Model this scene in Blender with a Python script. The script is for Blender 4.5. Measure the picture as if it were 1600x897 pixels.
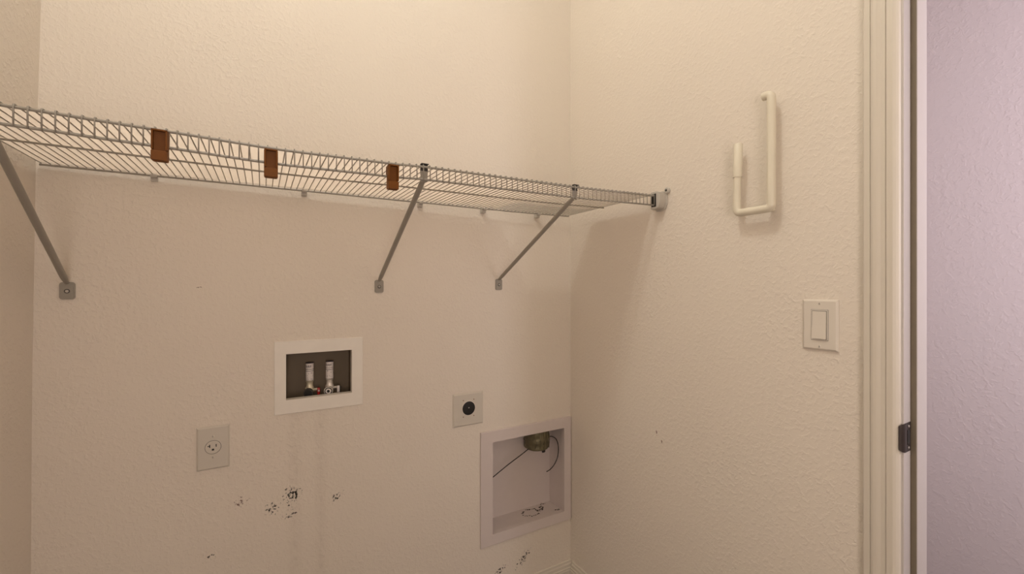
import bpy, bmesh, math, random
from mathutils import Vector, Matrix
random.seed(7)
S = bpy.context.scene
for o in list(bpy.data.objects):
    bpy.data.objects.remove(o)

# ------------------------------------------------------------------ camera
# world: back wall is y=0, right wall is x=0, floor is z=0 (metres)
cam_d = bpy.data.cameras.new('camera')
cam_d.sensor_width = 36.0
cam_d.lens = 36.0 * 671.0 / 1600.0
cam_d.shift_y = 1.5 / 1600.0
cam_d.clip_start = 0.02
cam = bpy.data.objects.new('camera', cam_d)
S.collection.objects.link(cam)
cam.location = (-1.074, -1.378, 1.2225)
cam.rotation_euler = (math.radians(90), 0, math.radians(-30.17))
S.camera = cam

# ------------------------------------------------------------------ light
W = bpy.data.worlds.new('world')
S.world = W
W.use_nodes = True
W.node_tree.nodes['Background'].inputs[0].default_value = (0.8, 0.75, 0.7, 1)
W.node_tree.nodes['Background'].inputs[1].default_value = 0.02

def lamp(name, kind, loc, energy, color, size=0.1, size_y=None, rot=(0, 0, 0)):
    d = bpy.data.lights.new(name, kind)
    d.energy = energy
    d.color = color
    if kind == 'AREA':
        d.shape = 'RECTANGLE'
        d.size = size
        d.size_y = size_y or size
    else:
        d.shadow_soft_size = size
    o = bpy.data.objects.new(name, d)
    S.collection.objects.link(o)
    o.location = loc
    o.rotation_euler = rot
    return o

# ceiling bulb (casts the shelf shadows), an added soft fill behind the camera with no real source, and the hall's daylight
lamp('ceiling_bulb', 'POINT', (-1.08, -0.87, 2.90), 16.6, (1.0, 1.0, 0.95), 0.032)
lamp('room_fill', 'AREA', (-1.20, -2.25, 1.20), 8.6, (1.0, 0.85, 0.79), 0.5, 0.8, (math.radians(95), 0, math.radians(-28)))
lamp('hall_daylight', 'AREA', (0.25, -2.15, 1.65), 18.6, (0.985, 0.925, 1.0), 1.2, 0.5, (0, math.radians(-90), math.radians(35)))

S.view_settings.view_transform = 'Standard'
S.view_settings.look = 'None'
S.view_settings.gamma = 1.0
S.view_settings.use_curve_mapping = False
S.view_settings.exposure = 0.0

# ------------------------------------------------------------------ helpers
def link(name, me, mat=None, parent=None):
    o = bpy.data.objects.new(name, me)
    S.collection.objects.link(o)
    if mat:
        me.materials.append(mat)
    if parent:
        o.parent = parent
    return o

def from_bm(name, bm, mat, parent=None, smooth=False):
    bmesh.ops.recalc_face_normals(bm, faces=bm.faces)
    me = bpy.data.meshes.new(name)
    bm.to_mesh(me)
    bm.free()
    if smooth:
        for p in me.polygons:
            p.use_smooth = True
        if smooth != 'all':
            me.set_sharp_from_angle(angle=math.radians(40))
    return link(name, me, mat, parent)

def tag(o, label=None, cat=None, group=None, kind=None):
    if label: o['label'] = label
    if cat: o['category'] = cat
    if group: o['group'] = group
    if kind: o['kind'] = kind
    return o

def thing(name, loc, label, cat, group=None):
    o = bpy.data.objects.new(name, None)
    o.empty_display_size = 0.02
    S.collection.objects.link(o)
    o.location = loc
    tag(o, label, cat, group)
    return o

def under(child, parent):
    """parent a world-coordinate mesh to an empty that only has a location"""
    child.data.transform(Matrix.Translation(-Vector(parent.location)))
    child.parent = parent
    return child

def bx(bm, x0, x1, y0, y1, z0, z1, bev=0.0, seg=2):
    r = bmesh.ops.create_cube(bm, size=1.0)
    vs = r['verts']
    for v in vs:
        v.co = Vector((x0 + (v.co.x + .5) * (x1 - x0), y0 + (v.co.y + .5) * (y1 - y0), z0 + (v.co.z + .5) * (z1 - z0)))
    if bev > 0:
        es = list({e for v in vs for e in v.link_edges})
        bmesh.ops.bevel(bm, geom=es, offset=bev, segments=seg, affect='EDGES', profile=0.5)
    return bm

def tube(bm, pts, r, n=8, cap=True):
    pts = [Vector(p) for p in pts]
    rs = r if isinstance(r, (list, tuple)) else [r] * len(pts)
    t0 = (pts[1] - pts[0]).normalized()
    a = Vector((0, 0, 1)) if abs(t0.z) < .9 else Vector((1, 0, 0))
    nrm = (a - t0 * a.dot(t0)).normalized()
    rings = []
    for i, p in enumerate(pts):
        if i == 0: t = t0
        elif i == len(pts) - 1: t = (pts[i] - pts[i - 1]).normalized()
        else: t = ((pts[i] - pts[i - 1]).normalized() + (pts[i + 1] - pts[i]).normalized()).normalized()
        nrm = (nrm - t * nrm.dot(t)).normalized()
        b = t.cross(nrm)
        rings.append([bm.verts.new(p + (nrm * math.cos(2 * math.pi * k / n) + b * math.sin(2 * math.pi * k / n)) * rs[i]) for k in range(n)])
    for i in range(len(rings) - 1):
        for k in range(n):
            bm.faces.new((rings[i][k], rings[i][(k + 1) % n], rings[i + 1][(k + 1) % n], rings[i + 1][k]))
    if cap:
        bm.faces.new(rings[0][::-1])
        bm.faces.new(rings[-1])
    return bm

def smooth_path(ctrl, n=6):
    """Catmull-Rom through control points"""
    P = [Vector(c) for c in ctrl]
    P = [P[0] * 2 - P[1]] + P + [P[-1] * 2 - P[-2]]
    out = []
    for i in range(1, len(P) - 2):
        for k in range(n):
            t = k / n
            a, b, c, d = P[i - 1], P[i], P[i + 1], P[i + 2]
            out.append(0.5 * ((2 * b) + (c - a) * t + (2 * a - 5 * b + 4 * c - d) * t * t + (3 * b - a - 3 * c + d) * t ** 3))
    out.append(P[-2])
    return out

def round_path(pts, r, n=5):
    """polyline with rounded corners"""
    P = [Vector(p) for p in pts]
    out = [P[0]]
    for i in range(1, len(P) - 1):
        u = (P[i - 1] - P[i]).normalized()
        v = (P[i + 1] - P[i]).normalized()
        a, b = P[i] + u * r, P[i] + v * r
        for k in range(n + 1):
            t = k / n
            out.append(a * (1 - t) ** 2 + P[i] * 2 * t * (1 - t) + b * t * t)
    out.append(P[-1])
    return out

def lathe(bm, prof, center, axis='y', n=20):
    """prof: list of (radius, height along axis)"""
    cx, cy, cz = center
    rings = []
    for r, h in prof:
        ring = []
        for k in range(n):
            a = 2 * math.pi * k / n
            c, s = r * math.cos(a), r * math.sin(a)
            if axis == 'y': p = (cx + c, cy + h, cz + s)
            elif axis == 'x': p = (cx + h, cy + c, cz + s)
            else: p = (cx + c, cy + s, cz + h)
            ring.append(bm.verts.new(p))
        rings.append(ring)
    for i in range(len(rings) - 1):
        for k in range(n):
            bm.faces.new((rings[i][k], rings[i][(k + 1) % n], rings[i + 1][(k + 1) % n], rings[i + 1][k]))
    bm.faces.new(rings[0][::-1])
    bm.faces.new(rings[-1])
    return bm

def prism(bm, outline, lo, hi, axis='y'):
    """extrude a closed 2D outline along an axis"""
    def P(a, b, h):
        return (a, h, b) if axis == 'y' else ((h, a, b) if axis == 'x' else (a, b, h))
    A = [bm.verts.new(P(a, b, lo)) for a, b in outline]
    B = [bm.verts.new(P(a, b, hi)) for a, b in outline]
    n = len(outline)
    for i in range(n):
        bm.faces.new((A[i], A[(i + 1) % n], B[(i + 1) % n], B[i]))
    bm.faces.new(A[::-1])
    bm.faces.new(B)
    return bm

def rrect(x0, x1, z0, z1, r, n=4):
    pts = []
    for cx, cz, a0 in ((x1 - r, z1 - r, 0), (x0 + r, z1 - r, 90), (x0 + r, z0 + r, 180), (x1 - r, z0 + r, 270)):
        for k in range(n + 1):
            a = math.radians(a0 + 90 * k / n)
            pts.append((cx + r * math.cos(a), cz + r * math.sin(a)))
    return pts

def plate_bm(w, h, t, bev):
    """wall plate centred on origin in xz, back on y=0, front at y=-t with sloped edges"""
    bm = bmesh.new()
    lo = [bm.verts.new((sx * w / 2, 0, sz * h / 2)) for sx, sz in ((-1, -1), (1, -1), (1, 1), (-1, 1))]
    md = [bm.verts.new((sx * (w / 2 - .0004), -t * .45, sz * (h / 2 - .0004))) for sx, sz in ((-1, -1), (1, -1), (1, 1), (-1, 1))]
    hi = [bm.verts.new((sx * (w / 2 - bev), -t, sz * (h / 2 - bev))) for sx, sz in ((-1, -1), (1, -1), (1, 1), (-1, 1))]
    for A, B in ((lo, md), (md, hi)):
        for i in range(4):
            bm.faces.new((A[i], A[(i + 1) % 4], B[(i + 1) % 4], B[i]))
    bm.faces.new(hi)
    bm.faces.new(lo[::-1])
    return bm

# ------------------------------------------------------------------ materials
def nodes_of(m):
    m.use_nodes = True
    return m.node_tree.nodes, m.node_tree.links, m.node_tree.nodes['Principled BSDF']

def mat(name, col, rough=0.5, metal=0.0, var=0.04, vscale=30, bump=0.0, bscale=200, spec=0.5):
    m = bpy.data.materials.new(name)
    N, L, P = nodes_of(m)
    P.inputs['Roughness'].default_value = rough
    P.inputs['Metallic'].default_value = metal
    P.inputs['Specular IOR Level'].default_value = spec
    tc = N.new('ShaderNodeTexCoord')
    nz = N.new('ShaderNodeTexNoise')
    nz.inputs['Scale'].default_value = vscale
    nz.inputs['Detail'].default_value = 3
    L.new(tc.outputs['Object'], nz.inputs['Vector'])
    mx = N.new('ShaderNodeMix')
    mx.data_type = 'RGBA'
    mx.inputs['A'].default_value = (col[0] * (1 - var), col[1] * (1 - var), col[2] * (1 - var), 1)
    mx.inputs['B'].default_value = (min(1, col[0] * (1 + var)), min(1, col[1] * (1 + var)), min(1, col[2] * (1 + var)), 1)
    L.new(nz.outputs['Fac'], mx.inputs['Factor'])
    L.new(mx.outputs['Result'], P.inputs['Base Color'])
    if bump:
        n2 = N.new('ShaderNodeTexNoise')
        n2.inputs['Scale'].default_value = bscale
        n2.inputs['Detail'].default_value = 2
        L.new(tc.outputs['Object'], n2.inputs['Vector'])
        b = N.new('ShaderNodeBump')
        b.inputs['Strength'].default_value = 0.6
        b.inputs['Distance'].default_value = bump
        L.new(n2.outputs['Fac'], b.inputs['Height'])
        L.new(b.outputs['Normal'], P.inputs['Normal'])
    return m

def mth(N, L, op, a, b=None, c=None, clamp=False):
    n = N.new('ShaderNodeMath')
    n.operation = op
    n.use_clamp = clamp
    for i, v in enumerate((a, b, c)):
        if v is None: continue
        if isinstance(v, (int, float)): n.inputs[i].default_value = v
        else: L.new(v, n.inputs[i])
    return n.outputs[0]

def wall_mat(name, col, stains=(), streaks=(), seed=0.0, bump=0.0019, scale=98):
    """orange-peel drywall paint; stains: (x, y, z, radius, density, rgb)"""
    m = bpy.data.materials.new(name)
    N, L, P = nodes_of(m)
    P.inputs['Roughness'].default_value = 0.62
    P.inputs['Specular IOR Level'].default_value = 0.25
    geo = N.new('ShaderNodeNewGeometry')
    off = N.new('ShaderNodeVectorMath')
    off.operation = 'ADD'
    off.inputs[1].default_value = (seed, seed, seed)
    L.new(geo.outputs['Position'], off.inputs[0])
    # relief
    n1 = N.new('ShaderNodeTexNoise')
    n1.inputs['Scale'].default_value = scale
    n1.inputs['Detail'].default_value = 3.5
    n1.inputs['Roughness'].default_value = 0.55
    n1.inputs['Distortion'].default_value = 0.4
    L.new(off.outputs[0], n1.inputs['Vector'])
    mr = N.new('ShaderNodeMapRange')
    mr.interpolation_type = 'SMOOTHSTEP'
    mr.inputs['From Min'].default_value = 0.44
    mr.inputs['From Max'].default_value = 0.68
    L.new(n1.outputs['Fac'], mr.inputs['Value'])
    n0 = N.new('ShaderNodeTexNoise')
    n0.inputs['Scale'].default_value = 3.2
    n0.inputs['Detail'].default_value = 2
    L.new(off.outputs[0], n0.inputs['Vector'])
    h = mth(N, L, 'MULTIPLY', mr.outputs[0], mth(N, L, 'MULTIPLY_ADD', n0.outputs['Fac'], 1.1, 0.05))
    bp = N.new('ShaderNodeBump')
    bp.inputs['Strength'].default_value = 0.55
    bp.inputs['Distance'].default_value = bump
    L.new(h, bp.inputs['Height'])
    L.new(bp.outputs['Normal'], P.inputs['Normal'])
    # paint colour
    n3 = N.new('ShaderNodeTexNoise')
    n3.inputs['Scale'].default_value = 2.0
    n3.inputs['Detail'].default_value = 2
    L.new(off.outputs[0], n3.inputs['Vector'])
    mx = N.new('ShaderNodeMix')
    mx.data_type = 'RGBA'
    mx.inputs['A'].default_value = (col[0] * .985, col[1] * .97, col[2] * .97, 1)
    mx.inputs['B'].default_value = (col[0], col[1] * 1.01, col[2] * 1.01, 1)
    L.new(n3.outputs['Fac'], mx.inputs['Factor'])
    cur = mx.outputs['Result']
    sep = N.new('ShaderNodeSeparateXYZ')
    L.new(geo.outputs['Position'], sep.inputs[0])
    if streaks:
        ns = N.new('ShaderNodeTexNoise')
        ns.inputs['Scale'].default_value = 60
        ns.inputs['Detail'].default_value = 3
        L.new(geo.outputs['Position'], ns.inputs['Vector'])
        for xs, w, ztop in streaks:
            d = mth(N, L, 'ABSOLUTE', mth(N, L, 'SUBTRACT', sep.outputs['X'], xs))
            k = mth(N, L, 'SUBTRACT', 1.0, mth(N, L, 'DIVIDE', d, w), clamp=True)
            z = mth(N, L, 'LESS_THAN', sep.outputs['Z'], ztop)
            f = mth(N, L, 'MULTIPLY', mth(N, L, 'MULTIPLY', k, z), mth(N, L, 'MULTIPLY_ADD', ns.outputs['Fac'], 1.6, -0.42), clamp=True)
            f = mth(N, L, 'MULTIPLY', f, 0.36)
            q = N.new('ShaderNodeMix')
            q.data_type = 'RGBA'
            q.inputs['B'].default_value = (col[0] * .62, col[1] * .58, col[2] * .55, 1)
            L.new(f, q.inputs['Factor'])
            L.new(cur, q.inputs['A'])
            cur = q.outputs['Result']
    if stains:
        sp = N.new('ShaderNodeTexNoise')
        sp.inputs['Scale'].default_value = 150
        sp.inputs['Detail'].default_value = 2.5
        sp.inputs['Roughness'].default_value = 0.6
        L.new(geo.outputs['Position'], sp.inputs['Vector'])
        for (sx, sy, sz, ax, az, rot, dens, rgb) in stains:
            # elliptical, rotated distance in the wall plane
            u = mth(N, L, 'SUBTRACT', sep.outputs['X'] if sy is None else sep.outputs['Y'], sx if sy is None else sy)
            v = mth(N, L, 'SUBTRACT', sep.outputs['Z'], sz)
            ca, sa = math.cos(rot), math.sin(rot)
            p = mth(N, L, 'ADD', mth(N, L, 'MULTIPLY', u, ca / ax), mth(N, L, 'MULTIPLY', v, sa / ax))
            r = mth(N, L, 'ADD', mth(N, L, 'MULTIPLY', u, -sa / az), mth(N, L, 'MULTIPLY', v, ca / az))
            d = mth(N, L, 'SQRT', mth(N, L, 'ADD', mth(N, L, 'MULTIPLY', p, p), mth(N, L, 'MULTIPLY', r, r)))
            k = mth(N, L, 'SUBTRACT', 1.0, d, clamp=True)
            k = mth(N, L, 'POWER', k, 0.5)
            t = mth(N, L, 'MULTIPLY_ADD', k, 0.34, sp.outputs['Fac'])
            f = mth(N, L, 'MULTIPLY', mth(N, L, 'SUBTRACT', t, 1.0 - 0.16 * dens), 12.0, clamp=True)
            f = mth(N, L, 'MULTIPLY', f, mth(N, L, 'GREATER_THAN', k, 0.001))
            q = N.new('ShaderNodeMix')
            q.data_type = 'RGBA'
            q.inputs['B'].default_value = (*rgb, 1)
            L.new(f, q.inputs['Factor'])
            L.new(cur, q.inputs['A'])
            cur = q.outputs['Result']
    L.new(cur, P.inputs['Base Color'])
    return m

CREAM = (0.82, 0.745, 0.645)
BLK = (0.03, 0.027, 0.02)
BRN = (0.22, 0.14, 0.11)
mould = [(-0.9995, None, 0.630, .034, .040, 0, 1.42, BLK), (-1.0507, None, 0.604, .034, .030, .6, 1.25, BLK),
         (-1.004, None, 0.577, .036, .024, .5, 1.15, BLK), (-0.8814, None, 0.597, .040, .020, .55, 1.25, BLK),
         (-1.125, None, 0.642, .030, .022, .6, 1.2, BRN), (-1.1948, None, 0.515, .026, .024, .3, .95, BLK),
         (-0.222, None, 0.205, .060, .022, .75, 1.4, BLK), (-0.325, None, 0.190, .05, .018, .4, 1.3, BLK),
         (-1.214, None, 1.224, .014, .009, .2, 1.1, BRN)]
M_back = wall_mat('paint_back_wall', CREAM, mould, ((-0.993, .024, .862), (-0.925, .022, .862)), 0.0)
M_right = wall_mat('paint_right_wall', CREAM, [(0, -0.437, 0.77, .02, .012, 1.0, 1.1, BRN), (0, -.46, .745, .012, .01, .4, 1.2, BRN)], (), 3.1)
M_left = wall_mat('paint_left_wall', CREAM, (), (), 7.7)
M_front = wall_mat('paint_front_wall', CREAM, (), (), 11.0)
M_hall = wall_mat('paint_hall_wall', (0.70, 0.635, 0.665), (), (), 17.0, bump=0.0016, scale=62)
M_ceil = mat('ceiling_paint', (0.84, 0.80, 0.74), 0.8, var=.02, bump=.002, bscale=80)
M_floor = mat('floor_tile', (0.13, 0.105, 0.085), 0.45, var=.15, vscale=6)
M_trim = mat('trim_paint', (0.71, 0.65, 0.555), 0.4, var=.015)
M_jamb = mat('jamb_paint', (0.60, 0.555, 0.53), 0.4, var=.015)
M_wire = mat('white_coated_wire', (0.345, 0.315, 0.265), 0.4, var=.02)
M_pole = mat('grey_coated_steel', (0.33, 0.30, 0.25), 0.4, var=.03)
M_clipw = mat('white_plastic', (0.56, 0.52, 0.46), 0.4, var=.02)
M_dark = mat('dark_socket', (0.012, 0.011, 0.010), 0.5, var=.1)
M_darkgrey = mat('dark_rubber_cap', (0.05, 0.045, 0.04), 0.5, var=.1)
M_brown = mat('brown_plastic', (0.175, 0.060, 0.008), 0.45, var=.12, vscale=120, spec=.2)
M_plate = mat('almond_plate', (0.66, 0.61, 0.53), 0.35, var=.015)
M_switch = mat('white_switch', (0.76, 0.70, 0.61), 0.35, var=.012)
M_frame = mat('white_box_frame', (0.87, 0.82, 0.74), 0.45, var=.03, vscale=40)
M_dframe = mat('offwhite_dryer_box', (0.70, 0.62, 0.585), 0.45, var=.03, vscale=30)
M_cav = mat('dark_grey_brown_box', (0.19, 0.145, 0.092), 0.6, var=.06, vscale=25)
M_pvc = mat('white_pipe', (0.82, 0.76, 0.72), 0.4, var=.08, vscale=150)
M_ink = mat('purple_black_ink', (0.035, 0.025, 0.04), 0.5)
M_brass = mat('pale_brass', (0.72, 0.66, 0.50), 0.35, metal=0.35, var=.1, vscale=120)
M_chrome = mat('pale_nickel', (0.80, 0.75, 0.68), 0.25, metal=0.4, var=.05)
M_red = mat('red_handle', (0.40, 0.012, 0.01), 0.35)
M_foil = mat('dusty_galvanised', (0.20, 0.18, 0.11), 0.45, metal=0.6, var=.35, vscale=45, bump=.003, bscale=60)
M_wireblk = mat('black_cable', (0.016, 0.013, 0.010), 0.5)
M_bronze = mat('dark_bronze', (0.055, 0.042, 0.038), 0.42, metal=0.5, var=.15, vscale=90)
M_screw = mat('steel_screw', (0.55, 0.52, 0.48), 0.3, metal=0.7)
M_hook = mat('cream_enamel', (0.80, 0.74, 0.60), 0.32, var=.015)
M_stop_shade = mat('brown_grey_shade', (0.20, 0.165, 0.115), 0.8, var=.08)  # dark tone for the painted shade on the door stop
M_dirt = mat('dark_grime', (0.05, 0.04, 0.03), 0.9, var=.3, vscale=200)

M_liner = bpy.data.materials.new('frosted_sheet')
N, L, P = nodes_of(M_liner)
N.remove(P)
tr = N.new('ShaderNodeBsdfTranslucent')
df = N.new('ShaderNodeBsdfDiffuse')
nz = N.new('ShaderNodeTexNoise')
nz.inputs['Scale'].default_value = 9
cr = N.new('ShaderNodeMix')
cr.data_type = 'RGBA'
cr.inputs['A'].default_value = (0.85, 0.79, 0.73, 1)
cr.inputs['B'].default_value = (0.89, 0.83, 0.77, 1)
L.new(nz.outputs['Fac'], cr.inputs['Factor'])
L.new(cr.outputs['Result'], tr.inputs['Color'])
L.new(cr.outputs['Result'], df.inputs['Color'])
tp = N.new('ShaderNodeBsdfTransparent')
tp.inputs['Color'].default_value = (0.97, 0.95, 0.93, 1)
ms = N.new('ShaderNodeMixShader')
ms.inputs[0].default_value = 0.05
L.new(tr.outputs[0], ms.inputs[1])
L.new(df.outputs[0], ms.inputs[2])
m2 = N.new('ShaderNodeMixShader')
m2.inputs[0].default_value = 0.34
L.new(ms.outputs[0], m2.inputs[1])
L.new(tp.outputs[0], m2.inputs[2])
L.new(m2.outputs[0], N['Material Output'].inputs[0])

# ------------------------------------------------------------------ structure
XL, YF, ZC, HX = -1.518, -2.35, 3.05, 1.15
WT = 0.115
def struct(name, bm, m):
    return tag(from_bm(name, bm, m), kind='structure')

# back wall: slab with two rectangular openings for the recessed boxes
WB = (-1.022, -0.830, 0.868, 1.050)      # washer box cavity
DB = (-0.366, -0.028, 0.326, 0.676)      # dryer box cavity
xs = sorted([XL - .12, WB[0], WB[1], DB[0], DB[1], HX + .1])
zs = sorted([0.0, DB[2], DB[3], WB[2], WB[3], ZC])
bm = bmesh.new()
vg = {}
def vv(i, j, y):
    k = (i, j, y)
    if k not in vg: vg[k] = bm.verts.new((xs[i], y, zs[j]))
    return vg[k]
def hole(i, j):
    cx, cz = (xs[i] + xs[i + 1]) / 2, (zs[j] + zs[j + 1]) / 2
    return any(b[0] < cx < b[1] and b[2] < cz < b[3] for b in (WB, DB))
YB = 0.13
for i in range(len(xs) - 1):
    for j in range(len(zs) - 1):
        if hole(i, j): continue
        bm.faces.new((vv(i, j, 0), vv(i + 1, j, 0), vv(i + 1, j + 1, 0), vv(i, j + 1, 0)))
        bm.faces.new((vv(i, j, YB), vv(i, j + 1, YB), vv(i + 1, j + 1, YB), vv(i + 1, j, YB)))
        for (a, b, c, d) in ((i, j, i + 1, j), (i + 1, j, i + 1, j + 1), (i + 1, j + 1, i, j + 1), (i, j + 1, i, j)):
            ni, nj = {(i, j, i + 1, j): (i, j - 1), (i + 1, j, i + 1, j + 1): (i + 1, j), (i + 1, j + 1, i, j + 1): (i, j + 1), (i, j + 1, i, j): (i - 1, j)}[(a, b, c, d)]
            if not (0 <= ni < len(xs) - 1 and 0 <= nj < len(zs) - 1) or hole(ni, nj):
                bm.faces.new((vv(a, b, 0), vv(a, b, YB), vv(c, d, YB), vv(c, d, 0)))
struct('wall_back', bm, M_back)

# right wall with the door opening (y -1.86 .. -1.025, up to 2.06)
DY0, DY1, DZ = -1.876, -1.025, 2.056
bm = bmesh.new()
prism(bm, [(0.0, 0.0), (0.0, ZC), (YF, ZC), (YF, 0.0), (DY0, 0.0), (DY0, DZ), (DY1, DZ), (DY1, 0.0)], 0.0, WT, 'x')
struct('wall_right', bm, M_right)

# left wall leans a little out of plumb as in the corner of the photo
bm = bmesh.new()
prism(bm, [(-1.526, 0.0), (-1.522, 1.0), (-1.516, 1.5), (-1.507, 1.9), (-1.498, ZC), (-1.64, ZC), (-1.64, 0.0)], YF - .12, 0.0, 'y')
struct('wall_left', bm, M_left)
bm = bmesh.new(); bx(bm, XL - .12, HX + .1, YF - .12, YF, 0, ZC); struct('wall_front', bm, M_front)
bm = bmesh.new(); bx(bm, HX, HX + .1, YF, 0, 0, ZC); struct('wall_hall', bm, M_hall)
bm = bmesh.new(); bx(bm, XL - .12, HX + .1, YF - .12, YB, -.1, 0); struct('floor', bm, M_floor)
bm = bmesh.new(); bx(bm, XL - .12, HX + .1, YF - .12, YB, ZC, ZC + .1); struct('ceiling', bm, M_ceil)

# baseboards: stepped profile (depth, height)
BP = [(0, 0), (.014, 0), (.014, .098), (.0125, .101), (.0125, .106), (.0095, .108), (.0085, .118), (.006, .122), (.005, .129), (.003, .1305), (0, .1305)]
bm = bmesh.new(); prism(bm, [(-d, h) for d, h in BP], XL - .004, 0.0, 'x'); struct('baseboard_back', bm, M_trim)
bm = bmesh.new(); prism(bm, [(-d, h) for d, h in BP], -.979, -.0145, 'y'); struct('baseboard_right', bm, M_trim)

# door casing on the laundry side, profile (distance from outer edge, projection)
CP = [(0, 0), (0, .011), (.002, .013), (.0122, .0138), (.0130, .0112), (.0138, .0136), (.018, .0150), (.023, .0150), (.030, .0125),
      (.0366, .0128), (.0374, .0100), (.0382, .0120), (.048, .0118), (.0525, .0098), (.056, .0068), (.058, .0030), (.058, 0)]
bm = bmesh.new(); prism(bm, [(-h, -.979 - t) for t, h in CP], 0.0, 2.10, 'z'); struct('trim_1', bm, M_trim)
bm = bmesh.new(); prism(bm, [(-h, -1.922 + t) for t, h in CP], 0.0, 2.10, 'z'); struct('trim_2', bm, M_trim)

# door frame: jambs, stops, strike plate
door = bpy.data.objects.new('door_1', None); S.collection.objects.link(door); door.location = (0.05, -1.041, 0)
tag(door, kind='structure')
bm = bmesh.new(); bx(bm, -.001, WT + .001, -1.041, -1.0255, 0, 2.04, .0012); under(from_bm('jamb', bm, M_jamb), door)
bm = bmesh.new(); bx(bm, -.001, WT + .001, -1.8755, -1.860, 0, 2.04, .0012); under(from_bm('jamb', bm, M_jamb), door)
bm = bmesh.new(); bx(bm, -.001, WT + .001, -1.8755, -1.0255, 2.04, 2.0555, .0012); under(from_bm('head_jamb', bm, M_jamb), door)
bm = bmesh.new(); bx(bm, .033, .070, -1.0505, -1.0405, 0, 2.03, .0015); under(from_bm('door_stop', bm, M_jamb), door)
bm = bmesh.new(); bx(bm, .033, .070, -1.8605, -1.850, 0, 2.03, .0015); under(from_bm('door_stop', bm, M_jamb), door)
bm = bmesh.new(); bx(bm, .0295, .0328, -1.0500, -1.0412, 0, 2.03, .0010); w = under(from_bm('stop_shade_strip', bm, M_stop_shade), door); tag(w, 'brown-grey strip of painted shade along the door stop')  # added dark strip, its colour stands in for shade on the stop face
# strike plate: flat plate on the jamb with curled lip toward the room
ol = rrect(.906, .960, 0, 1, .0)[:0]
bm = bmesh.new()
path = [(.027, -1.0425), (.010, -1.0428), (.002, -1.0430), (-.003, -1.0428), (-.0065, -1.0408), (-.0085, -1.0385), (-.0095, -1.0355)]
half = [.0280, .0280, .0280, .0278, .0268, .0250, .0225]
zc = .932
fr, bk = [], []
for i, ((px, py), hh) in enumerate(zip(path, half)):
    j = min(i + 1, len(path) - 1); k = max(i - 1, 0)
    tx, ty = path[j][0] - path[k][0], path[j][1] - path[k][1]
    l = math.hypot(tx, ty); nx, ny = -ty / l * .0009, tx / l * .0009
    fr.append([bm.verts.new((px, py, zc - hh)), bm.verts.new((px, py, zc + hh))])
    bk.append([bm.verts.new((px - nx, py - ny, zc - hh)), bm.verts.new((px - nx, py - ny, zc + hh))])
for i in range(len(path) - 1):
    for A in (fr, bk):
        bm.faces.new((A[i][0], A[i + 1][0], A[i + 1][1], A[i][1]))
    for s in (0, 1):
        bm.faces.new((fr[i][s], bk[i][s], bk[i + 1][s], fr[i + 1][s]))
bm.faces.new((fr[0][0], fr[0][1], bk[0][1], bk[0][0])); bm.faces.new((fr[-1][0], fr[-1][1], bk[-1][1], bk[-1][0]))
sp = under(from_bm('strike_plate', bm, M_bronze, smooth=True), door)
tag(sp, 'dark bronze strike plate with a curled lip')
bm = bmesh.new(); bx(bm, .009, .020, -1.0437, -1.0428, zc - .014, zc + .014, .0003)
o = from_bm('latch_hole', bm, M_dark); o.data.transform(Matrix.Translation(-Vector(door.location))); o.parent = sp
for dz in (-.021, .021):
    bm = bmesh.new(); lathe(bm, [(.0028, 0), (.0028, -.0008), (.0016, -.0014)], (.015, -1.0428, zc + dz), 'y', 10)
    o = from_bm('screw', bm, M_screw); o.data.transform(Matrix.Translation(-Vector(door.location))); o.parent = sp

# ------------------------------------------------------------------ wire shelf
def interp(tab, x):
    if x <= tab[0][0]: return tab[0][1]
    for (a, va), (b, vb) in zip(tab, tab[1:]):
        if x <= b:
            t = (x - a) / (b - a)
            t = t * t * (3 - 2 * t) * .5 + t * .5
            return va + (vb - va) * t
    return tab[-1][1]
def yr(x): return -.0075 - .020 * (x + 1.5) / 1.48           # rear rod (stands off the wall to the right)
def yf(x): return yr(x) - .424                               # front rail
ZF = [(-1.5, 1.503), (-1.43, 1.5022), (-1.24, 1.4980), (-1.05, 1.4930), (-.83, 1.4962), (-.757, 1.4995), (-.33, 1.5025), (-.02, 1.5105)]
ZR = [(-1.5, 1.5045), (-.3, 1.5045), (-.02, 1.508)]
def zf(x): return interp(ZF, x)
def zr(x): return interp(ZR, x)
LIP = .0325
X0, X1 = -1.508, -.030
shelf = thing('wire_shelf', (-.76, -.22, 1.50), 'long white wire shelf with hanging front lip along the back wall', 'shelf')
RW = .00118
span = [X0 + (X1 - X0) * i / 28 for i in range(29)]
def rail(name, pts, r, n=8):
    bm = bmesh.new(); tube(bm, pts, r, n); return under(from_bm(name, bm, M_wire, smooth=True), shelf)
rail('front_rail', [(x, yf(x), zf(x) - .0040) for x in span], .0026)
rail('lip_rail', [(x, yf(x) - .0012, zf(x) - LIP) for x in span], .0026)
rail('middle_rod', [(x, yr(x) - .200, zr(x) * .53 + zf(x) * .47 - .0036) for x in span], .0022)
rail('rear_rod', [(x, yr(x), zr(x) - .0036) for x in span], .0024)
nw = int(round((X1 - X0) / .0152))
for i in range(nw + 1):
    x = X0 + .002 + (X1 - X0 - .004) * i / nw
    a = Vector((x, yr(x) + .002, zr(x)))
    b = Vector((x, yf(x) - .0015, zf(x)))
    mid = (a + b) / 2
    c = Vector((x, yf(x) - .0046, zf(x) - .0042))
    d = Vector((x, yf(x) - .0050, zf(x) - LIP - .002))
    bm = bmesh.new(); tube(bm, [a, mid, b, (b + c) / 2 + Vector((0, -.0010, .0010)), c, d], RW, 6)
    under(from_bm('deck_wire', bm, M_wire, smooth='all'), shelf)

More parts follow.
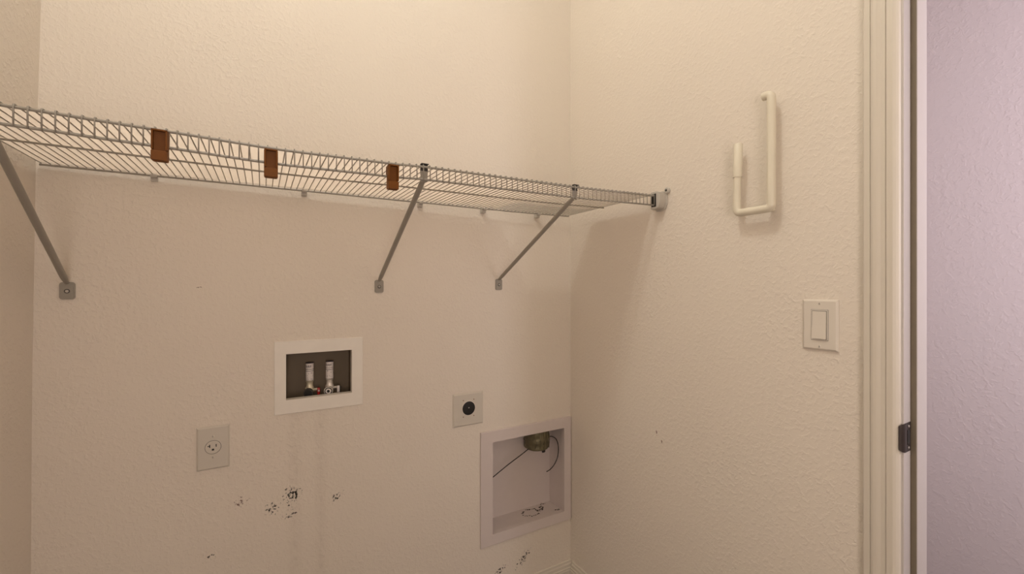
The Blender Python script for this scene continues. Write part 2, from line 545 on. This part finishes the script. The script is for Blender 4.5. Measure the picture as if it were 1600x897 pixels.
# frosted sheet lying on the deck wires, cut back at its right rear corner
SX0, SX1, SNX = -1.508, -.034, -.352
ol = [(SX0, yf(SX0) + .012), (SX1, yf(SX1) + .020), (SX1, -.150), (SNX, -.150), (SNX, yr(SNX) - .010), (SX0, yr(SX0) - .002)]
def deck_z(x, y):
    t = (yr(x) - y) / .424
    return zr(x) * (1 - t) + zf(x) * t
bm = bmesh.new()
cols = sorted(set([round(SX0 + (SX1 - SX0) * i / 40, 4) for i in range(41)] + [SNX]))
prev = None
def ycol(x, side):
    f = yf(x) + .012 + .008 * (x - SX0) / (SX1 - SX0)
    rr = (yr(x) - .002 - .008 * (x - SX0) / (SNX - SX0)) if side == 'L' else -.150
    return f, rr
strips = []
for x in cols:
    if x <= SNX: strips.append((x, 'L'))
    if x >= SNX: strips.append((x, 'R'))
rings = []
for x, sd in strips:
    f, r_ = ycol(x, sd)
    ring = []
    for k in range(7):
        y = f + (r_ - f) * k / 6
        ring.append(bm.verts.new((x, y, deck_z(x, y) + RW + .0006)))
    rings.append((x, ring))
for (xa, A), (xb, B) in zip(rings, rings[1:]):
    if abs(xa - xb) < 1e-6: continue
    for k in range(6):
        bm.faces.new((A[k], B[k], B[k + 1], A[k + 1]))
# weld the coincident front column at the notch
bmesh.ops.remove_doubles(bm, verts=bm.verts, dist=1e-5)
o = from_bm('shelf_liner', bm, M_liner)
sm = o.modifiers.new('thickness', 'SOLIDIFY'); sm.thickness = .0007; sm.offset = 1.0
tag(o, 'thin frosted translucent sheet lying on top of the wire shelf', 'shelf liner')

# clips holding the rear rod
ords = ['leftmost', 'second from left', 'third from left', 'fourth from left', 'rightmost']
for (x, w) in zip((-1.3066, -.9700, -.6270, -.3970, -.1700), ords):
    t = thing('shelf_wall_clip', (x, 0, zr(x) - .0036), 'small white plastic clip under the shelf rear rod, %s of five' % w, 'clip', 'wall clips of the wire shelf')
    yy = yr(x)
    bm = bmesh.new()
    ring = []
    prof = []
    for k in range(9):
        a = math.radians(-20 - 200 * k / 8)
        prof.append((yy + .0052 * math.cos(a), .0052 * math.sin(a)))
    prof = prof + [(yy + .0028 * math.cos(math.radians(-220 + 200 * k / 8)), .0028 * math.sin(math.radians(-220 + 200 * k / 8))) for k in range(9)]
    prism(bm, prof, -.0065, .0065, 'x')
    from_bm('cradle', bm, M_clipw, t)
    bm = bmesh.new(); bx(bm, -.007, .007, yy + .004 if yy + .004 < -.004 else -.0045, -.0002, -.013, .004, .0012)
    from_bm('base', bm, M_clipw, t)
    bm = bmesh.new(); lathe(bm, [(.0028, 0), (.0024, -.0012), (.001, -.0018)], (0, -.0045, -.009), 'y', 8)
    from_bm('pin', bm, M_screw, t)

# end bracket on the right wall
t = thing('shelf_end_bracket', (0, -.47, 1.485), 'white plastic bracket on right wall holding the shelf front corner', 'bracket')
bm = bmesh.new()
yb = yf(-.02)
cup = [(yb + .012, 1.519), (yb - .012, 1.519), (yb - .022, 1.514), (yb - .026, 1.500), (yb - .025, 1.482), (yb - .018, 1.469), (yb - .004, 1.465), (yb + .012, 1.466)]
prism(bm, cup, -.030, -.0005, 'x')
bmesh.ops.bevel(bm, geom=[e for e in bm.edges], offset=.0014, segments=2, affect='EDGES')
under(from_bm('cup', bm, M_clipw, smooth=True), t)
bm = bmesh.new(); bx(bm, -.0316, -.0302, yb - .010, yb + .007, 1.4725, 1.5125, .0004); under(from_bm('socket', bm, M_dark), t)
bm = bmesh.new()
fl = [(yb + .012, 1.5205), (yb - .014, 1.521), (yb - .026, 1.516), (yb - .030, 1.500), (yb - .029, 1.480), (yb - .021, 1.4645), (yb - .004, 1.4605), (yb + .012, 1.462)]
prism(bm, fl, -.005, -.0002, 'x')
under(from_bm('wall_flange', bm, M_clipw), t)
bm = bmesh.new(); lathe(bm, [(.0095, -.0002), (.0095, -.007), (.0075, -.009)], (0, yb - .030, 1.5205), 'x', 16); under(from_bm('screw_ear', bm, M_clipw, smooth=True), t)
bm = bmesh.new(); lathe(bm, [(.0036, -.0088), (.0036, -.0098), (.0016, -.0104)], (0, yb - .030, 1.5205), 'x', 10); under(from_bm('screw', bm, M_darkgrey), t)

# diagonal braces
def brace(xb, zb, xt, label):
    t = thing('shelf_brace', (xb, 0, zb), label, 'bracket', 'diagonal braces under the wire shelf')
    zl = zf(xt) - LIP
    ytop = yf(xt) + .0065
    top = Vector((xt, ytop, zl + .004))
    foot = Vector((xb, -.010, zb + .020))
    d = (top - foot)
    bm = bmesh.new()
    tube(bm, [foot - d.normalized() * .004, foot + d * .02, foot + d * .05, foot + d * .94, top], [.0042, .0056, .0064, .0064, .0056], 12)
    under(from_bm('pole', bm, M_pole, smooth=True), t)
    # foot plate, folded slightly off the wall at its lower edge
    bm = bmesh.new()
    prism(bm, rrect(xb - .0135, xb + .0135, zb - .021, zb + .019, .006), -.0035, -.0003, 'y')
    under(from_bm('foot_plate', bm, M_pole), t)
    bm = bmesh.new()
    prism(bm, rrect(xb - .0105, xb + .0105, zb - .0165, zb + .013, .004), -.0048, -.0035, 'y')
    under(from_bm('foot_boss', bm, M_pole), t)
    bm = bmesh.new(); lathe(bm, [(.0034, -.0048), (.0034, -.0062), (.0018, -.0076)], (xb, 0, zb - .002), 'y', 12)
    under(from_bm('screw', bm, M_screw, smooth=True), t)
    bm = bmesh.new(); lathe(bm, [(.0052, -.0046), (.0052, -.0050)], (xb, 0, zb - .002), 'y', 12)
    under(from_bm('screw_recess', bm, M_darkgrey), t)
    # flattened flange behind the lip, with a hook over the front rail
    y0 = yf(xt)
    zt = zf(xt)
    bm = bmesh.new()
    w0, w1 = .0068, .0092
    A = [bm.verts.new(p) for p in ((xt - w0, y0 + .0050, zl - .004), (xt + w0, y0 + .0050, zl - .004), (xt + w1, y0 + .0050, zt - .008), (xt - w1, y0 + .0050, zt - .008))]
    B = [bm.verts.new(p) for p in ((xt - w0, y0 + .0072, zl - .004), (xt + w0, y0 + .0072, zl - .004), (xt + w1, y0 + .0072, zt - .008), (xt - w1, y0 + .0072, zt - .008))]
    for i in range(4): bm.faces.new((A[i], A[(i + 1) % 4], B[(i + 1) % 4], B[i]))
    bm.faces.new(A[::-1]); bm.faces.new(B)
    under(from_bm('flange', bm, M_pole), t)
    bm = bmesh.new()
    prism(bm, [(y0 + .0075, zt - .012), (y0 + .0046, zt - .012), (y0 + .0046, zt + .0018), (y0 - .0030, zt + .0018), (y0 - .0030, zt + .0034), (y0 + .0075, zt + .0034)], xt - .0085, xt + .0085, 'x')
    under(from_bm('rail_hook', bm, M_darkgrey), t)
    return t
brace(-1.464, 1.2170, -1.434, 'grey diagonal shelf brace nearest the left wall, largest of three')
brace(-.757, 1.2285, -.757, 'grey diagonal shelf brace in the middle, beside the brown clip')
brace(-.330, 1.2360, -.330, 'grey diagonal shelf brace nearest the right corner, smallest of three')

# brown clips on the lip
def brown_clip(x, zc, tilt, label):
    yy = yf(x) - .0085
    t = thing('shelf_clip', (x, yy, zc), label, 'clip', 'brown clips on the shelf lip')
    t.rotation_euler = (math.radians(3), math.radians(tilt), 0)
    w, h = .0114, .0265
    bm = bmesh.new(); prism(bm, rrect(-w, w, -h, h, .003, 3), -.0100, 0.0, 'y')
    bmesh.ops.bevel(bm, geom=[e for e in bm.edges if abs(e.verts[0].co.y - e.verts[1].co.y) < 1e-6], offset=.0009, segments=1, affect='EDGES')
    from_bm('body', bm, M_brown, t)
    # raised frame around the recess, and the lower thumb pad
    bm = bmesh.new()
    bx(bm, -w + .0006, -w + .0032, -.0168, -.0098, -h * .30, h - .0012, .0005, 1)
    bx(bm, w - .0032, w - .0006, -.0168, -.0098, -h * .30, h - .0012, .0005, 1)
    bx(bm, -w + .0006, w - .0006, -.0168, -.0098, h - .0036, h - .0008, .0005, 1)
    from_bm('recess_rim', bm, M_brown, t)
    bm = bmesh.new(); bx(bm, -w + .0006, w - .0006, -.0172, -.0098, -h + .001, -h * .36, .0009, 2)
    from_bm('thumb_pad', bm, M_brown, t)
    # rear jaw gripping the lip rail
    bm = bmesh.new()
    prism(bm, [(.0, h - .002), (.0105, h - .002), (.0105, .004), (.0085, .004), (.0085, h - .006), (.0, h - .006)], -w * .9, w * .9, 'x')
    from_bm('jaw', bm, M_brown, t)
    return t
brown_clip(-1.2235, 1.4630, 1, 'brown plastic clip on the shelf lip, nearest the left wall')
brown_clip(-1.0600, 1.4560, 0, 'brown plastic clip on the shelf lip, the middle of three')
brown_clip(-.8330, 1.4590, 0, 'brown plastic clip on the shelf lip, next to the middle brace')

# ------------------------------------------------------------------ washer outlet box
t = thing('washer_outlet_box', (-.926, 0, .868), 'white framed recessed box with two water valves in back wall', 'outlet box')
def ring_frame(x0, x1, z0, z1, ix0, ix1, iz0, iz1, ya, yb, ch=.0, ret=.012):
    bm = bmesh.new()
    O = [(x0, z0), (x1, z0), (x1, z1), (x0, z1)]
    I = [(ix0, iz0), (ix1, iz0), (ix1, iz1), (ix0, iz1)]
    c = ch
    OF = [(x0 + c, z0 + c), (x1 - c, z0 + c), (x1 - c, z1 - c), (x0 + c, z1 - c)]
    vo0 = [bm.verts.new((a, ya, b)) for a, b in O]
    vo1 = [bm.verts.new((a, yb + c, b)) for a, b in O]
    vof = [bm.verts.new((a, yb, b)) for a, b in OF]
    vif = [bm.verts.new((a, yb, b)) for a, b in I]
    vi0 = [bm.verts.new((a, ya + ret, b)) for a, b in I]
    for A, B in ((vo0, vo1), (vo1, vof), (vof, vif), (vif, vi0), (vi0, vo0)):
        for i in range(4):
            bm.faces.new((A[i], A[(i + 1) % 4], B[(i + 1) % 4], B[i]))
    return bm
# frame sits proud on the wall, its inner return runs into the cavity
bm = ring_frame(-1.0455, -.8065, .8645, 1.0715, -1.0160, -.8385, .9040, 1.0345, -.0002, -.0042, .0012, .020)
under(from_bm('frame', bm, M_frame), t)
def open_box(x0, x1, z0, z1, ya, yb, th=.002):
    bm = bmesh.new()
    bx(bm, x0, x1, yb - th, yb, z0, z1)
    bx(bm, x0, x0 + th, ya, yb - th, z0, z1)
    bx(bm, x1 - th, x1, ya, yb - th, z0, z1)
    bx(bm, x0 + th, x1 - th, ya, yb - th, z0, z0 + th)
    bx(bm, x0 + th, x1 - th, ya, yb - th, z1 - th, z1)
    return bm
under(from_bm('cavity', open_box(-1.0215, -.8305, .8685, 1.0495, .021, .092), M_cav), t)
def valve(x, hot):
    y = .055
    label = 'water valve with red handle' if hot else 'water valve with white handle'
    bm = bmesh.new(); tube(bm, [(x, y, .940), (x, y, .9955)], .0112, 16)
    p = under(from_bm('supply_pipe', bm, M_pvc, smooth=True), t)
    loc = Vector(t.location)
    def sub(name, bm, m, par, smooth=True):
        o = from_bm(name, bm, m, smooth=smooth); o.data.transform(Matrix.Translation(-loc)); o.parent = par; return o
    for z, h in ((.9950, .0016), (.9765, .0010), (.9715, .0011)):
        bm = bmesh.new(); lathe(bm, [(.01145, 0), (.01145, h)], (x, y, z), 'z', 16); sub('printed_band', bm, M_ink, p)
    # illegible printed marks curving around the pipe
    bm = bmesh.new()
    rnd = random.Random(3 if hot else 5)
    marks = [(-62, .9835, 9, .006), (-48, .9865, 20, .0016), (-48, .9835, 18, .0014), (-22, .9835, 9, .006), (-10, .9868, 16, .0014), (-10, .9832, 14, .0014), (8, .9838, 7, .006)]
    for _ in range(10): marks.append((rnd.uniform(-75, 60), rnd.uniform(.946, .968), rnd.uniform(4, 9), rnd.uniform(.0010, .0020)))
    for a, z, da, dz in marks:
        a0, a1 = math.radians(-90 + a), math.radians(-90 + a + da)
        q = [(x + .01142 * math.cos(k), y + .01142 * math.sin(k), zz) for k, zz in ((a0, z), (a1, z), (a1, z + dz), (a0, z + dz))]
        bm.faces.new([bm.verts.new(v) for v in q])
    sub('printed_marks', bm, M_ink, p, False)
    # valve body
    mm = M_brass if hot else M_chrome
    bm = bmesh.new(); lathe(bm, [(.0088, .905), (.0120, .908), (.0125, .921), (.0098, .926), (.0094, .937), (.0112, .940), (.0112, .944)], (x, y, 0), 'z', 16)
    v = under(from_bm('valve_body', bm, mm, smooth=True), t); tag(v, label)
    # threaded outlet pointing to the room, slightly left
    out = Vector((-.25, -.95, -.12)).normalized()
    c = Vector((x, y, .9125))
    bm = bmesh.new(); tube(bm, [c, c + out * .016, c + out * .0161, c + out * .026], [.0085, .0085, .0130, .0130], 18)
    sub('outlet', bm, M_darkgrey if hot else mm, v)
    e = c + out * .0262
    bm = bmesh.new(); tube(bm, [e - out * .001, e], .0108, 18); sub('bore', bm, M_dark, v)
    if not hot:
        bm = bmesh.new(); tube(bm, [e, e + out * .0008], .0082, 18); sub('washer', bm, M_pvc, v)
        bm = bmesh.new(); tube(bm, [e, e + out * .0014], .0042, 12); sub('stem_hole', bm, M_dark, v)
    # handle to the right
    hm = M_red if hot else M_pvc
    bm = bmesh.new(); tube(bm, [(x + .008, y - .004, .914), (x + .021, y - .010, .916)], .0040, 10); sub('stem', bm, mm, v)
    bm = bmesh.new(); bx(bm, x + .0195, x + .0275, y - .016, y - .006, .8985, .9205, .0022, 2)
    sub('handle', bm, hm, v)
    if hot:
        bm = bmesh.new(); tube(bm, [(x + .0235, y - .016, .912), (x + .0235, y - .0175, .912)], .0026, 10); sub('handle_screw', bm, M_screw, v)
    else:
        bm = bmesh.new(); bx(bm, x + .0265, x + .0295, y - .016, y - .006, .8965, .9185, .001, 1); sub('handle_edge', bm, M_dark, v)
valve(-.950, True)
valve(-.8940, False)

# ------------------------------------------------------------------ washer power outlet (single round receptacle)
t = thing('power_outlet', (-1.1862, 0, .8015), 'almond single-socket outlet plate on lower left of back wall', 'outlet')
from_bm('plate', plate_bm(.0725, .1135, .0058, .0042), M_plate, t)
bm = bmesh.new(); lathe(bm, [(.0172, -.0050), (.0172, -.0066), (.0164, -.0074)], (0, 0, .002), 'y', 32)
r = from_bm('receptacle', bm, M_plate, t, smooth=True)
bm = bmesh.new(); lathe(bm, [(.0180, -.0052), (.0180, -.0061)], (0, 0, .002), 'y', 32); from_bm('gap_ring', bm, M_darkgrey, r)
def slot(x0, x1, z0, z1, par, y=-.0077):
    bm = bmesh.new(); bx(bm, x0, x1, y, y + .001, z0, z1); return from_bm('slot', bm, M_dark, par)
slot(-.0082, -.0060, .0020, .0100, r); slot(-.0120, -.0082, .0050, .0070, r)
slot(.0060, .0080, .0025, .0098, r)
bm = bmesh.new(); prism(bm, [(-.0026, -.0062), (.0026, -.0062), (.0026, -.0030), (.0015, -.0014), (-.0015, -.0014), (-.0026, -.0030)], -.0077, -.0067, 'y'); from_bm('ground_hole', bm, M_dark, r)
for dz in (.0285, -.0265):
    bm = bmesh.new(); lathe(bm, [(.0030, -.0056), (.0030, -.0063), (.0020, -.0069)], (0, 0, dz + .002), 'y', 12); s = from_bm('screw', bm, M_plate, t, smooth=True)
    bm = bmesh.new(); bx(bm, -.0004, .0004, -.0071, -.0066, dz - .0005, dz + .0045); from_bm('screw_slot', bm, M_darkgrey, s)

# dryer outlet: square plate, black round socket
t = thing('dryer_outlet', (-.4515, 0, .7990), 'square almond outlet plate with a black round socket', 'outlet')
from_bm('plate', plate_bm(.1145, .1145, .0058, .0045), M_plate, t)
bm = bmesh.new(); lathe(bm, [(.0262, -.0050), (.0262, -.0066), (.0250, -.0070)], (0, 0, .004), 'y', 36); from_bm('rim', bm, M_switch, t, smooth=True)
bm = bmesh.new(); lathe(bm, [(.0238, -.0060), (.0238, -.0078), (.0225, -.0082)], (0, 0, .004), 'y', 36); r = from_bm('socket', bm, M_dark, t, smooth=True)
bm = bmesh.new(); lathe(bm, [(.0020, -.0080), (.0020, -.0090), (.001, -.0094)], (0, 0, .006), 'y', 10); from_bm('centre_screw', bm, M_screw, r)
for sx in (-1, 1):
    for sz in (-1, 1):
        bm = bmesh.new(); lathe(bm, [(.0018, -.0055), (.0018, -.0062)], (sx * .0200, 0, .004 + sz * .0285), 'y', 10); from_bm('screw', bm, M_brown, t)

# ------------------------------------------------------------------ dryer vent box
t = thing('dryer_vent_box', (-.2035, 0, .3), 'large square recessed dryer vent box beside the right corner', 'vent box')
bm = ring_frame(-.4045, -.0025, .2955, .7080, -.3570, -.0370, .3350, .6665, -.0002, -.0075, .0018)
under(from_bm('frame', bm, M_dframe), t)
bm = open_box(-.3655, -.0285, .3265, .6755, .013, .104)
under(from_bm('cavity', bm, M_dframe), t)
# duct collar coming down out of the top
bm = bmesh.new()
prof = []
for k in range(15):
    z = .6735 - k * .0059
    prof.append((.0520 + (.0016 if k % 2 else -.0012), z))
prof = prof + [(.0500, .5890)]
prof = [(r_ * .95, z) for r_, z in prof]
lathe(bm, prof[::-1], (-.128, .054, 0), 'z', 28)
for v in bm.verts:
    v.co.x += .0025 * math.sin(v.co.z * 210) * math.sin(v.co.y * 90); 
    v.co.y = min(v.co.y, .1015)
under(from_bm('duct', bm, M_foil, smooth='all'), t)
for k in range(5):
    bm = bmesh.new()
    x = -.160 + k * .016
    rr = math.sqrt(max(0, .0500 ** 2 - (x + .128) ** 2))
    tube(bm, [(x, .054 - rr - .0005, .66), (x + .003, .054 - rr - .001, .63), (x + .001, .054 - rr + .001, .592)], .0016, 6)
    under(from_bm('duct_crease', bm, M_foil, smooth='all'), t)
bm = bmesh.new(); bx(bm, -.128, -.112, .001 + .012, .020, .5765, .5950, .003, 1); d = under(from_bm('duct_tab', bm, M_wireblk), t)
bm = bmesh.new(); tube(bm, smooth_path([(-.170, .045, .5925), (-.215, .035, .578), (-.275, .028, .556), (-.335, .022, .530), (-.362, .020, .518)], 4), .0019, 6)
under(from_bm('cable', bm, M_wireblk, smooth='all'), t)
bm = bmesh.new(); tube(bm, smooth_path([(-.088, .040, .6250), (-.074, .028, .6285), (-.058, .020, .618), (-.048, .018, .590), (-.050, .018, .550), (-.064, .020, .520), (-.082, .024, .5005), (-.098, .028, .4925)], 5), .0019, 6)
under(from_bm('cable', bm, M_wireblk, smooth='all'), t)
# crumbs of grime on the floor of the box
rnd = random.Random(11)
bm = bmesh.new()
def crumb(x, y, r):
    q = []
    n = 7
    z = .3288
    c = bm.verts.new((x, y, z + r * .35))
    for k in range(n):
        a = 2 * math.pi * k / n
        rr = r * rnd.uniform(.6, 1.15)
        q.append(bm.verts.new((x + rr * math.cos(a) * 1.3, y + rr * math.sin(a), z)))
    for k in range(n): bm.faces.new((q[k], q[(k + 1) % n], c))
for k in range(26):
    a = 2 * math.pi * k / 26
    crumb(-.150 + .034 * math.cos(a) + rnd.uniform(-.005, .005), .062 + .026 * math.sin(a) + rnd.uniform(-.005, .005), rnd.uniform(.0016, .0042))
for k in range(22):
    a = rnd.uniform(0, 1)
    crumb(-.128 + .06 * a + rnd.uniform(-.008, .008), .078 - .02 * math.sin(a * 5) + rnd.uniform(-.006, .006), rnd.uniform(.0016, .004))
for k in range(9): crumb(-.046 + rnd.uniform(-.012, .008), .022 + rnd.uniform(-.006, .008), rnd.uniform(.002, .0045))
for k in range(8): crumb(-.085 + rnd.uniform(-.016, .012), .016 + rnd.uniform(-.002, .002), rnd.uniform(.001, .002))
g = under(from_bm('grime', bm, M_dirt), t); g['kind'] = 'stuff'

# ------------------------------------------------------------------ light switch on the right wall (plate built facing -y, then turned to face -x)
t = thing('light_switch', (0, -.8975, 1.1405), 'white rocker light switch plate beside the door casing', 'switch')
t.rotation_euler = (0, 0, math.radians(-90))
from_bm('plate', plate_bm(.0710, .1130, .0062, .0042), M_switch, t)
bm = bmesh.new(); bx(bm, -.0172, .0172, -.0066, -.0058, -.0340, .0340, .0003, 1); from_bm('rocker_gap', bm, M_darkgrey, t)
bm = bmesh.new()
bx(bm, -.0166, .0166, -.0072, -.0058, -.0334, .0334, .0004, 1)
from_bm('rocker_surround', bm, M_switch, t)
bm = bmesh.new(); bx(bm, -.0146, .0146, -.0075, -.0066, -.0314, .0314); from_bm('rocker_shadow_gap', bm, M_darkgrey, t)
bm = bmesh.new()
prism(bm, [(-.0066, -.0305), (-.0108, -.0305), (-.0086, .0), (-.0080, .0305), (-.0066, .0305)], -.0138, .0138, 'x')
from_bm('rocker', bm, M_switch, t)
for dz in (.0475, -.0475):
    bm = bmesh.new(); lathe(bm, [(.0030, -.0060), (.0030, -.0066), (.0020, -.0072)], (0, 0, dz), 'y', 12); s = from_bm('screw', bm, M_switch, t, smooth=True)
    bm = bmesh.new(); bx(bm, -.0004, .0004, -.0074, -.0069, dz - .0022, dz + .0022); from_bm('screw_slot', bm, M_darkgrey, s)

# ------------------------------------------------------------------ cream tube holder on the right wall
t = thing('tube_wall_hook', (0, -.77, 1.40), 'cream enamelled J-shaped tube hook on the right wall', 'hook')
XH = -.030
bm = bmesh.new()
tube(bm, round_path([(XH, -.787, 1.6830), (XH, -.8065, 1.6830), (XH, -.8065, 1.4125), (XH, -.7215, 1.4125), (XH, -.7200, 1.440)], .0115, 6), .0098, 16)
o = under(from_bm('tube', bm, M_hook, smooth=True), t)
bm = bmesh.new(); lathe(bm, [(.0062, 0), (.0062, .0008)], (XH, -.7868, 1.6830), 'y', 14); under(from_bm('tube_bore', bm, M_dark), t)
bm = bmesh.new(); tube(bm, [(XH, -.7205, 1.420), (XH, -.7222, 1.506)], .0088, 14); under(from_bm('upright', bm, M_hook, smooth=True), t)
bm = bmesh.new(); tube(bm, [(XH, -.7222, 1.5035), (XH, -.7245, 1.586), (XH, -.7245, 1.5880)], [.0105, .0105, .0092], 16); under(from_bm('sleeve', bm, M_hook, smooth=True), t)
for z in (1.6830, 1.4125):
    bm = bmesh.new(); tube(bm, [(XH, -.7945, z), (-.0002, -.7945, z)], .0050, 10); under(from_bm('standoff', bm, M_hook, smooth=True), t)
